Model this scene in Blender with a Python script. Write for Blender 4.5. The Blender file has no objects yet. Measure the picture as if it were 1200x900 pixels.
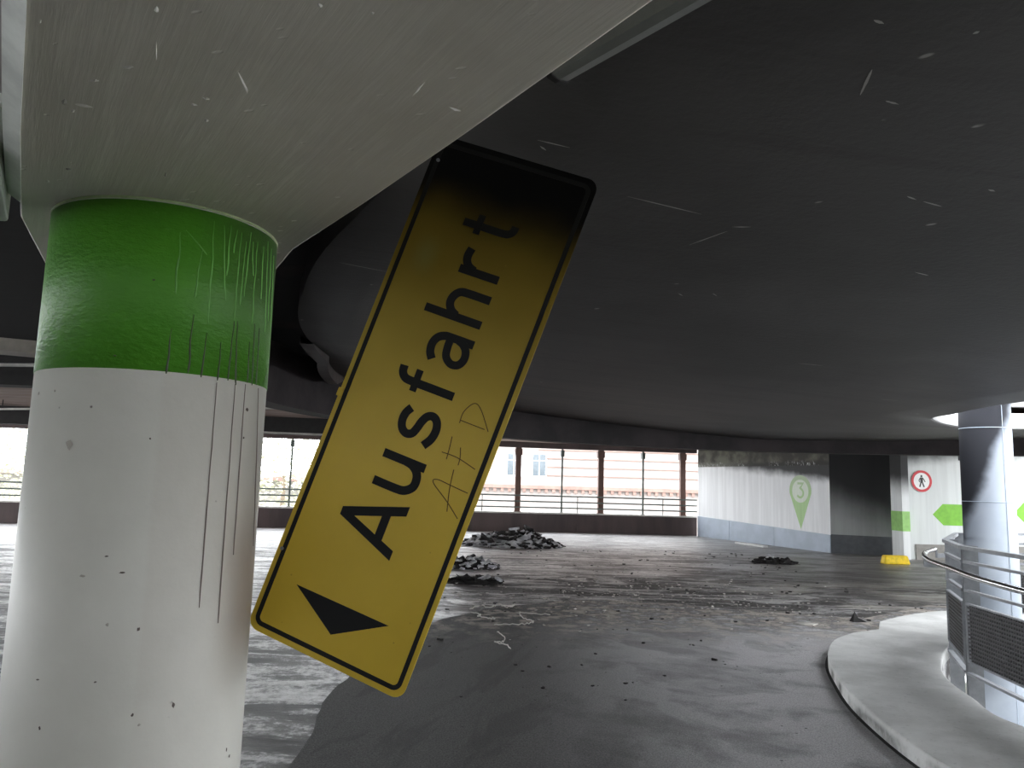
import bpy, bmesh, math, random
from mathutils import Vector, Matrix, noise as mn
random.seed(7)
SC = bpy.context.scene
COL = SC.collection
PI = math.pi

# ------------------------------------------------------------------ camera, sky, exposure
cd = bpy.data.cameras.new('camera'); cam = bpy.data.objects.new('camera', cd); COL.objects.link(cam)
cd.sensor_fit = 'HORIZONTAL'; cd.sensor_width = 36.0; cd.lens = 27.0; cd.clip_start = 0.02; cd.clip_end = 400
RM = Matrix(((0.999580185, -0.0289733387, 0.0), (-0.00374584108, -0.129231517, -0.991607374), (0.0287301763, 0.991191082, -0.129285793)))
M4 = RM.to_4x4(); M4.translation = (0, 0, 1.6); cam.matrix_world = M4
SC.camera = cam
w = bpy.data.worlds.new('overcast_sky'); SC.world = w; w.use_nodes = True
bg = w.node_tree.nodes['Background']; bg.inputs[0].default_value = (0.93, 0.965, 1.0, 1); bg.inputs[1].default_value = 8.5
SC.view_settings.view_transform = 'Standard'; SC.view_settings.look = 'None'
SC.view_settings.exposure = 0.0; SC.view_settings.gamma = 1.0; SC.view_settings.use_curve_mapping = False
SC.cycles.max_bounces = 10; SC.cycles.diffuse_bounces = 7

# ------------------------------------------------------------------ material helper
class G:
    def __init__(s, name, rough=0.8, spec=0.3, metal=0.0):
        s.m = bpy.data.materials.new(name); s.m.use_nodes = True
        s.nt = s.m.node_tree; s.b = s.nt.nodes['Principled BSDF']
        s.b.inputs['Roughness'].default_value = rough; s.b.inputs['Specular IOR Level'].default_value = spec
        s.b.inputs['Metallic'].default_value = metal
        s.tc = s.nt.nodes.new('ShaderNodeTexCoord'); s.P = s.tc.outputs['Object']
    def put(s, sock, v):
        if isinstance(v, bpy.types.NodeSocket): s.nt.links.new(v, sock)
        else:
            if hasattr(sock.default_value, '__len__') and isinstance(v, (tuple, list)) and len(sock.default_value) == 4 and len(v) == 3: v = (*v, 1)
            sock.default_value = v
    def math(s, op, a, b=0.0, clamp=False):
        n = s.nt.nodes.new('ShaderNodeMath'); n.operation = op; n.use_clamp = clamp
        s.put(n.inputs[0], a); s.put(n.inputs[1], b); return n.outputs[0]
    def sep(s, v=None):
        n = s.nt.nodes.new('ShaderNodeSeparateXYZ'); s.put(n.inputs[0], v or s.P); return n.outputs
    def scale(s, sx, sy, sz, v=None, rot=0):
        n = s.nt.nodes.new('ShaderNodeMapping'); s.put(n.inputs[0], v or s.P); n.inputs['Scale'].default_value = (sx, sy, sz)
        if rot:
            r = s.nt.nodes.new('ShaderNodeMapping'); s.put(r.inputs[0], v or s.P); r.inputs['Rotation'].default_value = (0, 0, rot); s.put(n.inputs[0], r.outputs[0])
        return n.outputs[0]
    def noise(s, scale=1.0, v=None, detail=5, rough=0.6, dist=0.0):
        n = s.nt.nodes.new('ShaderNodeTexNoise'); s.put(n.inputs['Vector'], v or s.P)
        n.inputs['Scale'].default_value = scale; n.inputs['Detail'].default_value = detail
        n.inputs['Roughness'].default_value = rough; n.inputs['Distortion'].default_value = dist; return n.outputs[0]
    def vor(s, scale, v=None, feature='F1'):
        n = s.nt.nodes.new('ShaderNodeTexVoronoi'); s.put(n.inputs['Vector'], v or s.P); n.feature = feature
        n.inputs['Scale'].default_value = scale; return n.outputs['Distance']
    def ramp(s, f, a, b, c=0.0, d=1.0):
        n = s.nt.nodes.new('ShaderNodeMapRange'); n.interpolation_type = 'SMOOTHSTEP'; s.put(n.inputs[0], f)
        for i, x in enumerate((a, b, c, d)): s.put(n.inputs[i + 1], x)
        return n.outputs[0]
    def mix(s, f, a, b):
        n = s.nt.nodes.new('ShaderNodeMix'); n.data_type = 'RGBA'; s.put(n.inputs[0], f); s.put(n.inputs[6], a); s.put(n.inputs[7], b); return n.outputs[2]
    def col(s, c): s.put(s.b.inputs['Base Color'], c)
    def rough(s, r): s.put(s.b.inputs['Roughness'], r)
    def bump(s, h, strength=0.3, dist=0.01):
        n = s.nt.nodes.new('ShaderNodeBump'); s.put(n.inputs['Height'], h); n.inputs['Strength'].default_value = strength
        n.inputs['Distance'].default_value = dist; s.nt.links.new(n.outputs[0], s.b.inputs['Normal'])

def plain(name, c, rough=0.7, spec=0.3, metal=0.0, var=0.12, sc=6.0, bump=0.0):
    g = G(name, rough, spec, metal); n = g.noise(sc)
    g.col(g.mix(g.ramp(n, .3, .7), tuple(x * (1 - var) for x in c), tuple(x * (1 + var) for x in c)))
    if bump: g.bump(g.noise(sc * 12), bump, 0.004)
    return g.m

MT = {}
# floor: dirty concrete streaked with soot and ash, far window sheen painted in
g = G('burnt_concrete_floor', 0.5, 0.5)
x, y, z = g.sep()
n1 = g.noise(0.35, detail=6, dist=.6); n2 = g.noise(1.0, g.scale(.55, 1.6, 1), detail=8, rough=.7, dist=1.2); n3 = g.noise(11, detail=7, rough=.8)
base = g.mix(g.ramp(n3, .35, .68), (.24, .235, .235), (.56, .555, .56))
soot = g.ramp(g.math('ADD', g.math('MULTIPLY', n2, .65), g.math('MULTIPLY', n3, .35)),  .475, .545)
base = g.mix(soot, (.045, .042, .042), base)
ash = g.math('MULTIPLY', g.ramp(g.math('SUBTRACT', y, g.math('MULTIPLY', x, .2)), 17.5, 23.5), g.ramp(n3, .3, .5)); base = g.mix(g.math('MULTIPLY', ash, .75), base, (.55, .55, .56))  # sheen from the far openings painted in as a paler tone
burn = g.math('MULTIPLY', g.ramp(n1, .38, .5), g.math('MULTIPLY', g.ramp(y, 10, 14), g.ramp(x, -2.5, -.5)))
base = g.mix(g.math('MULTIPLY', burn, .5), base, g.mix(g.ramp(n3, .35, .65), (.05, .04, .036), (.15, .115, .10)))
dk = g.math('MULTIPLY', g.ramp(x, 4.0, 6.5), g.ramp(y, 11.0, 14.0))
base = g.mix(g.math('MULTIPLY', dk, .75), base, g.mix(g.ramp(n3, .3, .7), (.13, .125, .12), (.20, .195, .185)))
core = g.math('MULTIPLY', g.math('MULTIPLY', g.ramp(g.math('ABSOLUTE', g.math('SUBTRACT', y, 12.0)), 4.2, 1.2), g.ramp(x, -1.6, -.2)), g.ramp(n2, .68, .46))
base = g.mix(g.math('MULTIPLY', core, .68), base, (.045, .04, .038))
sand = g.math('MULTIPLY', g.math('MULTIPLY', g.ramp(x, 2.2, 3.6), g.ramp(g.math('ABSOLUTE', g.math('SUBTRACT', y, 12.2)), 2.6, 1.0)), g.ramp(g.noise(.8, g.scale(.6, 1.1, 1), detail=5, dist=.5), .46, .58))
base = g.mix(g.math('MULTIPLY', sand, .85), base, g.mix(g.ramp(n3, .35, .65), (.30, .28, .25), (.44, .42, .39)))
grime = g.ramp(g.noise(1.3, g.scale(.6, 1.5, 1), detail=8, rough=.72, dist=1.5), .56, .64)
base = g.mix(g.math('MULTIPLY', grime, .8), base, (.025, .023, .023))
wp = g.math('MULTIPLY', g.ramp(g.noise(1.5, g.scale(.45, 1.5, 1), detail=9, rough=.74, dist=1.0), .53, .60), g.math('MULTIPLY', g.ramp(y, 8.5, 11.5), g.ramp(x, 6.2, 4.6)))
base = g.mix(g.math('MULTIPLY', wp, .85), base, (.50, .485, .475))
g.col(base); g.rough(g.math('MAXIMUM', g.ramp(n2, .3, .65, .55, .28), g.math('MULTIPLY', core, .7))); g.bump(g.math('ADD', n3, g.math('MULTIPLY', n2, 1.5)), .35, .02)
MT['floor'] = g.m
# asphalt lane
g = G('worn_asphalt', 0.68, 0.4)
x, y, z = g.sep()
gr = g.noise(85, detail=4, rough=.8); n1 = g.noise(.9, detail=6, dist=.5); n2 = g.noise(3.5, detail=6, rough=.7); tr = g.noise(2.2, g.scale(1.6, .3, 1, rot=.25), detail=4, dist=.8)
a = g.mix(g.ramp(gr, .36, .66), (.034, .033, .033), (.115, .112, .11))
a = g.mix(g.math('MULTIPLY', g.ramp(tr, .5, .62), .5), a, (.022, .022, .022))
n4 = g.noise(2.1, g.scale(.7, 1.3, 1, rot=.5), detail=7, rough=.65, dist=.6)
dust_and_light = g.math('MULTIPLY', g.math('ADD', g.math('MULTIPLY', g.ramp(n1, .44, .6), .62), g.ramp(n4, .36, .64, .5, .85), True), g.ramp(x, -.1, 1.9))  # dust patches, plus light from the well painted in towards the right
a = g.mix(g.math('MULTIPLY', dust_and_light, .9), a, g.mix(g.ramp(gr, .3, .7), (.34, .335, .345), (.66, .65, .66)))
edge = g.math('MULTIPLY', g.ramp(g.math('ADD', y, g.math('MULTIPLY', n2, 2)), 8.8, 11.2), g.ramp(n2, .36, .52))
a = g.mix(g.math('MULTIPLY', edge, .85), a, g.mix(g.ramp(n2, .45, .6), (.03, .028, .027), (.42, .37, .32)))
sp = g.math('MULTIPLY', g.ramp(g.vor(9), .11, .06), g.ramp(g.noise(1.3), .5, .6))
a = g.mix(sp, a, (.015, .015, .015))
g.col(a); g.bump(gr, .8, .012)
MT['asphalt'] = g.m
# sooty ramp soffit
g = G('sooty_soffit', 0.6, 0.4)
x, y, z = g.sep()
n1 = g.noise(.5, detail=5); n2 = g.noise(5, g.scale(.06, 1, 1, rot=-.1), detail=5, rough=.7)
c = g.mix(g.ramp(n1, .35, .65), (.055, .052, .05), (.085, .08, .078))
c = g.mix(g.math('MULTIPLY', g.ramp(n2, .5, .7), .35), c, (.045, .04, .038))
warm = g.math('MULTIPLY', g.ramp(y, 5, 11), g.ramp(x, 5.5, -1))
c = g.mix(g.math('MULTIPLY', warm, .75), c, g.mix(g.ramp(n2, .4, .6), (.115, .082, .072), (.07, .052, .048)))
sp = g.math('MULTIPLY', g.ramp(g.vor(1.9, g.scale(1, 2.2, 1, rot=.7)), .05, .025), g.ramp(g.noise(2.1), .45, .5))
c = g.mix(sp, c, (.34, .32, .3))
g.col(c); g.bump(g.math('ADD', g.math('MULTIPLY', n2, .6), g.noise(30)), .25, .01)
MT['soffit'] = g.m
# outer deck soffit: board-marked concrete, soot only in places
g = G('deck_soffit', 0.75, 0.25)
x, y, z = g.sep()
n2 = g.noise(9, g.scale(.08, 1, 1), detail=4)
c = g.mix(g.ramp(n2, .35, .65), (.30, .22, .19), (.42, .33, .29))
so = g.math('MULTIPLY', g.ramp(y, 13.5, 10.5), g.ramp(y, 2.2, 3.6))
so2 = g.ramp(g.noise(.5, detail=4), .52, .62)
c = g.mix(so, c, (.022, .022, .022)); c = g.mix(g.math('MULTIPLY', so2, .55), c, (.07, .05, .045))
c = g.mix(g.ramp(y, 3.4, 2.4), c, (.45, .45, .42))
g.col(c); g.bump(n2, .3, .01); MT['deck'] = g.m
MT['girder_chip'] = plain('bare_pale_chip', (.80, .78, .72), .9)
MT['scratch'] = plain('bare_concrete_scratch', (.42, .40, .38), .9)
# sooty ring fascia
g = G('sooty_fascia', .7, .3); n = g.noise(1.4, detail=5)
g.col(g.mix(g.ramp(n, .35, .65), (.016, .013, .014), (.036, .028, .03))); g.bump(g.noise(20), .2, .01); MT['fascia'] = g.m
MT['black'] = plain('charred_black', (.018, .017, .017), .75)
MT['shade'] = plain('sooty_beam', (.035, .033, .033), .75)
# girder paint
g = G('painted_girder', .55, .35)
x, y, z = g.sep()
br = g.noise(60, g.scale(1, .05, 1, rot=-.585), detail=4, rough=.7); n1 = g.noise(1.6, detail=5)
c = g.mix(g.ramp(n1, .35, .65), (.60, .57, .495), (.70, .67, .585))
c = g.mix(g.math('MULTIPLY', g.ramp(br, .5, .7), .32), c, (.80, .78, .69))
ax = g.math('ADD', g.math('MULTIPLY', x, .83), g.math('MULTIPLY', g.math('SUBTRACT', y, 2.12), .56))  # distance from the inner edge
sm = g.math('MULTIPLY', g.ramp(g.math('ADD', ax, g.math('MULTIPLY', n1, .25)), -.72, -.42), g.ramp(y, 1.35, 1.9))
c = g.mix(g.math('MULTIPLY', sm, .6), c, (.13, .10, .085))
ch = g.math('MULTIPLY', g.ramp(g.vor(15, g.scale(1, 2.4, 1, rot=.3)), .15, .07), g.ramp(g.noise(6), .52, .58))
c = g.mix(g.math('MULTIPLY', ch, .6), c, (.85, .83, .76))
g.col(c); g.bump(g.math('ADD', br, g.math('MULTIPLY', ch, -2)), .35, .004); MT['girder'] = g.m
MT['girder_edge'] = plain('girder_edge_paint', (.72, .74, .70), .6, var=.15, sc=9)
# front column
g = G('column_white_paint', .5, .4)
x, y, z = g.sep()
n1 = g.noise(2.5, detail=5); nb = g.noise(26, detail=4)
c = g.mix(g.ramp(n1, .3, .7), (.58, .57, .525), (.65, .64, .59))
an = g.math('ARCTAN2', y, x)
sm = g.math('MULTIPLY', g.ramp(g.math('ABSOLUTE', g.math('SUBTRACT', an, .02)), .62, .12), g.math('MULTIPLY', g.ramp(g.math('ADD', z, g.math('MULTIPLY', n1, .12)), 1.19, 1.36), g.ramp(z, 1.62, 1.40)))
c = g.mix(g.math('MULTIPLY', sm, .62), c, (.20, .14, .11))
sd = g.math('MULTIPLY', g.ramp(an, -1.12, -1.06), g.ramp(z, .9, 1.3))
c = g.mix(g.math('MULTIPLY', sd, .14), c, (.45, .38, .33))
sp = g.math('MULTIPLY', g.ramp(g.vor(22), .10, .05), g.ramp(g.noise(9), .57, .62))
c = g.mix(sp, c, (.16, .13, .12))
g.col(c); g.bump(nb, .12, .006); MT['col_white'] = g.m
g = G('column_green_paint', .5, .4)
x, y, z = g.sep(); an = g.math('ARCTAN2', y, x)
n1 = g.noise(4, detail=5); nb = g.noise(45, g.scale(1, 1, 2.2), detail=5)
c = g.mix(g.ramp(n1, .3, .7), (.05, .20, .010), (.07, .255, .015))
st = g.math('MULTIPLY', g.ramp(g.math('ADD', an, g.math('MULTIPLY', n1, .7)), -.75, .1), g.ramp(z, 1.86, 2.06))
c = g.mix(g.math('MULTIPLY', st, .62), c, (.035, .055, .02))
c = g.mix(g.math('MULTIPLY', g.ramp(nb, .6, .75), .18), c, (.22, .45, .15))
g.col(c); g.bump(nb, .5, .006); MT['col_green'] = g.m
MT['run_light'] = plain('pale_green_run', (.13, .33, .075), .45)
MT['paint_edge'] = plain('pale_paint_edge', (.34, .42, .22), .6)
MT['run_dark'] = plain('dark_soot_run', (.045, .055, .03), .4)
MT['run_grey'] = plain('grey_soot_run', (.24, .20, .18), .5)
MT['chip'] = plain('chipped_dark', (.12, .10, .09), .9)
MT['pit'] = plain('plaster_pit', (.40, .38, .34), .9)
# sign
g = G('sign_yellow', .42, .45)
x, y, z = g.sep()
n1 = g.noise(5, detail=5); n2 = g.noise(1.8, detail=3)
c = g.mix(g.ramp(n1, .3, .7), (.60, .42, .036), (.64, .45, .042))
f = g.math('ADD', x, g.math('MULTIPLY', g.math('SUBTRACT', n2, .5), .22))
c = g.mix(g.ramp(f, .42, 1.05, 0, .86), c, (.085, .058, .012))
c = g.mix(g.ramp(f, .98, 1.2), c, (.006, .006, .006))
gn = g.math('MULTIPLY', g.ramp(g.math('ABSOLUTE', g.math('SUBTRACT', x, 1.0)), .07, .0), g.ramp(g.math('ABSOLUTE', g.math('SUBTRACT', y, .345)), .05, 0))
c = g.mix(g.math('MULTIPLY', gn, .35), c, (.16, .17, .06))
sp = g.math('MULTIPLY', g.ramp(g.vor(17), .05, .02), .6); c = g.mix(sp, c, (.25, .16, .02))
g.col(c); g.rough(g.ramp(f, .5, 1.1, .38, .9)); g.put(g.b.inputs['Specular IOR Level'], g.ramp(f, .7, 1.15, .4, .03)); MT['sign'] = g.m
g = G('sign_black', .6, .15); x, y, z = g.sep()
g.col(g.mix(g.ramp(x, .5, 1.25), (.015, .0155, .017), (.005, .005, .005))); MT['sign_black'] = g.m
MT['scrawl'] = plain('scratched_pen', (.10, .06, .01), .6)
MT['steel'] = plain('galvanised_steel', (.22, .23, .245), .5, .4, .08, .12, 14)
MT['stainless'] = plain('brushed_stainless', (.66, .66, .66), .22, .5, 1.0, .05, 20)
MT['grating'] = plain('dark_grating', (.045, .045, .047), .5, .3, .2)
MT['brown_steel'] = plain('brown_painted_steel', (.13, .075, .06), .6)
MT['green_steel'] = plain('greyish_green_steel', (.10, .12, .11), .55)
# kerb concrete
g = G('kerb_concrete', .75, .3); n1 = g.noise(2.2, detail=6); n2 = g.noise(30, detail=4); x, y, z = g.sep()
c = g.mix(g.ramp(n1, .32, .68), (.50, .50, .49), (.66, .66, .65)); c = g.mix(g.math('MULTIPLY', g.ramp(n2, .58, .72), .3), c, (.2, .2, .2))
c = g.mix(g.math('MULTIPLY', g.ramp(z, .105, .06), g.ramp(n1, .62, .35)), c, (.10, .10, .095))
g.col(c); g.bump(n2, .25, .008); MT['kerb'] = g.m
MT['kerb_shadow'] = plain('shadow_gap', (.012, .012, .012), .7)  # near-black tone for the shaded gap along the kerb
# right column
g = G('blue_grey_column', .75, .12); x, y, z = g.sep(); n1 = g.noise(2.0, detail=4)
c = g.mix(g.ramp(n1, .3, .7), (.29, .325, .375), (.36, .395, .445))
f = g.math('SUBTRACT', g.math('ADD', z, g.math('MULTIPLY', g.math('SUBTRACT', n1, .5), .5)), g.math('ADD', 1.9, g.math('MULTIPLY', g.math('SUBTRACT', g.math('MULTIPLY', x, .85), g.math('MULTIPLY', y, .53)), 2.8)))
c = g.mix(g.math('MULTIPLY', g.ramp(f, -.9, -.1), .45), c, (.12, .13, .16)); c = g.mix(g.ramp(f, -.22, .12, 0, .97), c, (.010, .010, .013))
g.col(c); MT['col_blue'] = g.m
# soot-stained white walls (local z is height, x runs along the wall)
def soot_wall(name, base, lo, hi, slope=0.0, topband=None, amount=.95, soot=(.02, .02, .02)):
    g = G(name, .7, .25); x, y, z = g.sep(); n1 = g.noise(1.3, detail=4); v = g.noise(7, g.scale(1, 1, .05), detail=4); fine = g.noise(22, g.scale(1, 1, .35), detail=3, rough=.8)
    c = g.mix(g.ramp(v, .35, .65), tuple(k * .93 for k in base), tuple(min(1, k * 1.04) for k in base))
    zz = g.math('ADD', z, g.math('ADD', g.math('MULTIPLY', x, slope), g.math('MULTIPLY', g.math('SUBTRACT', n1, .5), .35)))
    c = g.mix(g.ramp(zz, lo, hi, 0, amount), c, soot)
    if topband:
        b = g.math('MULTIPLY', g.ramp(z, topband, topband + .03), 1.0)
        cc = g.mix(g.math('MULTIPLY', g.ramp(fine, .55, .62), g.ramp(g.noise(.9), .45, .52)), g.mix(g.ramp(x, .8, 3.2), (.15, .15, .125), (.045, .043, .04)), (.6, .61, .6))
        cc = g.mix(g.ramp(z, topband + .06, topband + .2), cc, g.mix(g.ramp(n1, .4, .6), (.13, .13, .10), (.055, .05, .045)))
        c = g.mix(b, c, cc)
    g.col(c); return g.m
MT['wall_a'] = soot_wall('white_wall_soot_top', (.82, .83, .84), 2.40, 2.72, .10, 2.36, .95)
MT['pin'] = soot_wall('faded_green_print', (.46, .66, .34), 1.7, 2.6, .05, None, .75, (.5, .52, .45))
MT['pin_white'] = soot_wall('faded_white_print', (.74, .80, .70), 2.1, 2.7, .05, None, .7, (.3, .3, .28))
MT['wall_n'] = soot_wall('niche_wall_soot', (.30, .31, .31), .75, 2.1, .42, None, .97, (.012, .012, .013))
MT['wall_b'] = soot_wall('pale_wall', (.62, .645, .635), 2.25, 2.65, -.10, None, .9)
MT['dado'] = plain('blue_grey_dado', (.42, .48, .56), .5, .4, var=.08, sc=2)
MT['dado_dark'] = plain('dark_grey_dado', (.085, .09, .10), .6)
MT['taupe'] = plain('taupe_plinth', (.26, .25, .23), .7)
MT['pillar'] = soot_wall('white_pillar', (.78, .80, .80), 1.5, 2.2, 0, None, .97)
MT['green'] = plain('leaf_green_paint', (.16, .42, .025), .5)
MT['light_green'] = plain('light_green_paint', (.30, .56, .17), .5)
MT['white'] = plain('white_paint', (.80, .80, .79), .5, var=.04)
MT['red'] = plain('signal_red', (.50, .022, .03), .45, var=.05)
MT['ink'] = plain('black_ink', (.02, .02, .02), .5)
MT['yellow'] = plain('worn_yellow_paint', (.78, .55, .02), .6, var=.2, sc=9)
g = G('sooty_parapet', .6, .4); n = g.noise(1.2, g.scale(1, 1, .2), detail=5)
g.col(g.mix(g.ramp(n, .35, .65), (.045, .032, .032), (.085, .06, .058))); MT['parapet'] = g.m
MT['ledge'] = plain('pale_coping', (.55, .53, .5), .6)
MT['lamp'] = plain('dusty_batten_plastic', (.20, .21, .195), .4, .4)
MT['tray'] = plain('pale_cable_tray', (.62, .57, .50), .6)
MT['pipe'] = plain('pale_conduit', (.55, .53, .5), .5)
MT['box'] = plain('grey_green_metal', (.33, .36, .32), .5)
MT['ash'] = plain('pale_ash', (.45, .45, .47), .9, var=.5, sc=5)
MT['cinder'] = plain('black_cinder', (.022, .02, .02), .8, var=.4)
MT['crumb'] = plain('pale_crumb', (.40, .385, .36), .9, var=.45, sc=3)
MT['wire'] = plain('bare_pale_wire', (.62, .60, .56), .5, var=.1)
MT['facade'] = plain('pale_stone_facade', (.34, .30, .28), .9, var=.06, sc=.6)
MT['facade2'] = plain('rendered_facade', (.36, .345, .31), .9, var=.06, sc=.6)
MT['brick'] = plain('pale_red_brick', (.24, .16, .135), .9, var=.15, sc=2)
MT['glass'] = plain('far_window_glass', (.10, .12, .135), .15, .5)
MT['bark'] = plain('bark', (.2, .16, .12), .9)
MT['leaf'] = plain('glare_pale_leaf', (.5, .5, .36), .8, var=.3, sc=2)  # paleness stands for the glare outside, put into the leaf colour
MT['ground'] = plain('street_ground', (.2, .2, .19), .9, var=.1, sc=.3)

# ------------------------------------------------------------------ mesh helpers
class MB:
    def up(s, dz): s.v = [(x, y, z + (dz if z > .0008 else 0)) for x, y, z in s.v]; return s
    def join(s, o): return s.add(o.v, o.f)
    def __init__(s): s.v = []; s.f = []
    def add(s, vs, fs):
        o = len(s.v); s.v += [tuple(v) for v in vs]; s.f += [tuple(i + o for i in f) for f in fs]; return s
    def box(s, c, d, rz=0, M=None):
        R = Matrix.Rotation(rz, 3, 'Z') if M is None else M
        vs = [Vector(c) + R @ Vector((sx * d[0] / 2, sy * d[1] / 2, sz * d[2] / 2)) for sx in (-1, 1) for sy in (-1, 1) for sz in (-1, 1)]
        return s.add(vs, [(0, 1, 3, 2), (4, 6, 7, 5), (0, 4, 5, 1), (2, 3, 7, 6), (0, 2, 6, 4), (1, 5, 7, 3)])
    def beam(s, p, q, wd, h, up=Vector((0, 0, 1))):       # box from p to q
        p, q = Vector(p), Vector(q); d = q - p; L = d.length; d.normalize()
        sd = d.cross(up); sd = sd.normalized() if sd.length > 1e-4 else Vector((1, 0, 0)); u = sd.cross(d)
        M = Matrix((d, sd, u)).transposed(); return s.box((p + q) / 2, (L, wd, h), M=M)
    def cyl(s, c, r, z0, z1, n=32, r2=None):
        r2 = r if r2 is None else r2
        vs = [(c[0] + r * math.cos(2 * PI * i / n), c[1] + r * math.sin(2 * PI * i / n), z0) for i in range(n)] + \
             [(c[0] + r2 * math.cos(2 * PI * i / n), c[1] + r2 * math.sin(2 * PI * i / n), z1) for i in range(n)]
        return s.add(vs, [(i, (i + 1) % n, n + (i + 1) % n, n + i) for i in range(n)] + [tuple(range(n - 1, -1, -1)), tuple(range(n, 2 * n))])
    def tube(s, pts, r, n=8, closed=False):
        pts = [Vector(p) for p in pts]; N = len(pts); vs = []; fs = []; prev = None
        for i, p in enumerate(pts):
            a = pts[i - 1] if (i > 0 or closed) else p; b = pts[(i + 1) % N] if (i < N - 1 or closed) else p
            t = (b - a).normalized()
            if prev is None:
                prev = t.orthogonal().normalized()
            prev = (prev - t * prev.dot(t)).normalized(); bn = t.cross(prev)
            vs += [p + r * (math.cos(2 * PI * k / n) * prev + math.sin(2 * PI * k / n) * bn) for k in range(n)]
        for i in range(N if closed else N - 1):
            j = (i + 1) % N
            fs += [(i * n + k, i * n + (k + 1) % n, j * n + (k + 1) % n, j * n + k) for k in range(n)]
        if not closed: fs += [tuple(range(n - 1, -1, -1)), tuple(range((N - 1) * n, N * n))]
        return s.add(vs, fs)
    def prism(s, poly, z0, z1):
        n = len(poly)
        if sum(poly[i][0] * poly[(i + 1) % n][1] - poly[(i + 1) % n][0] * poly[i][1] for i in range(n)) < 0: poly = poly[::-1]
        vs = [(p[0], p[1], z0) for p in poly] + [(p[0], p[1], z1) for p in poly]
        return s.add(vs, [(i, (i + 1) % n, n + (i + 1) % n, n + i) for i in range(n)] + [tuple(range(n - 1, -1, -1)), tuple(range(n, 2 * n))])
    def ribbon(s, pts, wd, z0, z1):                        # flat stroke of width wd along 2D pts
        pts = [Vector(p) for p in pts]; L = []; Rr = []
        for i, p in enumerate(pts):
            a = pts[max(0, i - 1)]; b = pts[min(len(pts) - 1, i + 1)]; t = (b - a).normalized(); nn = Vector((-t.y, t.x))
            if 0 < i < len(pts) - 1:
                t1 = (p - a).normalized(); k = max(.6, abs(t1.dot(t))); nn = nn / k
            L.append(p + nn * wd / 2); Rr.append(p - nn * wd / 2)
        n = len(pts); vs = [(q.x, q.y, zz) for zz in (z0, z1) for q in L + Rr]; fs = []
        for i in range(n - 1):
            fs += [(2 * n + i, 3 * n + i, 3 * n + i + 1, 2 * n + i + 1), (i, i + 1, n + i + 1, n + i), (i, 2 * n + i, 2 * n + i + 1, i + 1), (n + i, n + i + 1, 3 * n + i + 1, 3 * n + i)]
        fs += [(0, n, 3 * n, 2 * n), (n - 1, 3 * n - 1, 4 * n - 1, 2 * n - 1)]
        return s.add(vs, fs)
    def build(s, name, m, parent=None, loc=(0, 0, 0), rz=0, smooth=False, bev=0, kind=None):
        me = bpy.data.meshes.new(name); me.from_pydata(s.v, [], s.f); me.validate()
        bm = bmesh.new(); bm.from_mesh(me); bmesh.ops.recalc_face_normals(bm, faces=bm.faces); bm.to_mesh(me); bm.free()
        me.materials.append(MT[m]); o = bpy.data.objects.new(name, me); COL.objects.link(o)
        o.location = loc; o.rotation_euler = (0, 0, rz)
        if parent: o.parent = parent
        if smooth:
            for p in me.polygons: p.use_smooth = len(p.vertices) <= 4
        if bev:
            b = o.modifiers.new('bevel', 'BEVEL'); b.width = bev; b.segments = 2; b.limit_method = 'ANGLE'
        if kind: o['kind'] = kind
        return o
def thing(name, label, cat, loc=(0, 0, 0), rz=0, group=None):
    o = bpy.data.objects.new(name, None); COL.objects.link(o); o.location = loc; o.rotation_euler = (0, 0, rz)
    o.empty_display_size = .1; return tag(o, label, cat, group)
def tag(o, label, cat, group=None, kind=None):
    o['label'] = label; o['category'] = cat
    if group: o['group'] = group
    if kind: o['kind'] = kind
    return o
def struct(o, label=None, cat=None):
    o['kind'] = 'structure'
    if label: o['label'] = label
    if cat: o['category'] = cat
    return o
def spline(pts, k=8, closed=True):
    out = []; n = len(pts)
    for i in range(n if closed else n - 1):
        g_ = lambda j: Vector(pts[j % n]) if closed else Vector(pts[max(0, min(n - 1, j))])
        a, b, c, d = g_(i - 1), g_(i), g_(i + 1), g_(i + 2)
        for j in range(k):
            t = j / k
            out.append(tuple(.5 * ((2 * b) + (c - a) * t + (2 * a - 5 * b + 4 * c - d) * t * t + (3 * b - a - 3 * c + d) * t ** 3)))
    if not closed: out.append(tuple(pts[-1]))
    return out
def slab(name, m, outer, holes, z0, z1, zf=None):         # plate with holes
    bm = bmesh.new(); es = []
    for lp in [outer] + holes:
        vs = [bm.verts.new((p[0], p[1], 0)) for p in lp]
        es += [bm.edges.new((vs[i], vs[(i + 1) % len(vs)])) for i in range(len(vs))]
    bmesh.ops.triangle_fill(bm, use_beauty=True, use_dissolve=False, edges=es)
    r = bmesh.ops.extrude_face_region(bm, geom=bm.faces[:])
    top = {v for v in r['geom'] if isinstance(v, bmesh.types.BMVert)}
    for v in bm.verts:
        v.co.z = (z1 if v in top else z0) + (zf(v.co.x, v.co.y) if zf else 0)
    bmesh.ops.recalc_face_normals(bm, faces=bm.faces[:])
    me = bpy.data.meshes.new(name); bm.to_mesh(me); bm.free(); me.materials.append(MT[m])
    o = bpy.data.objects.new(name, me); COL.objects.link(o); return o

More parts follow.
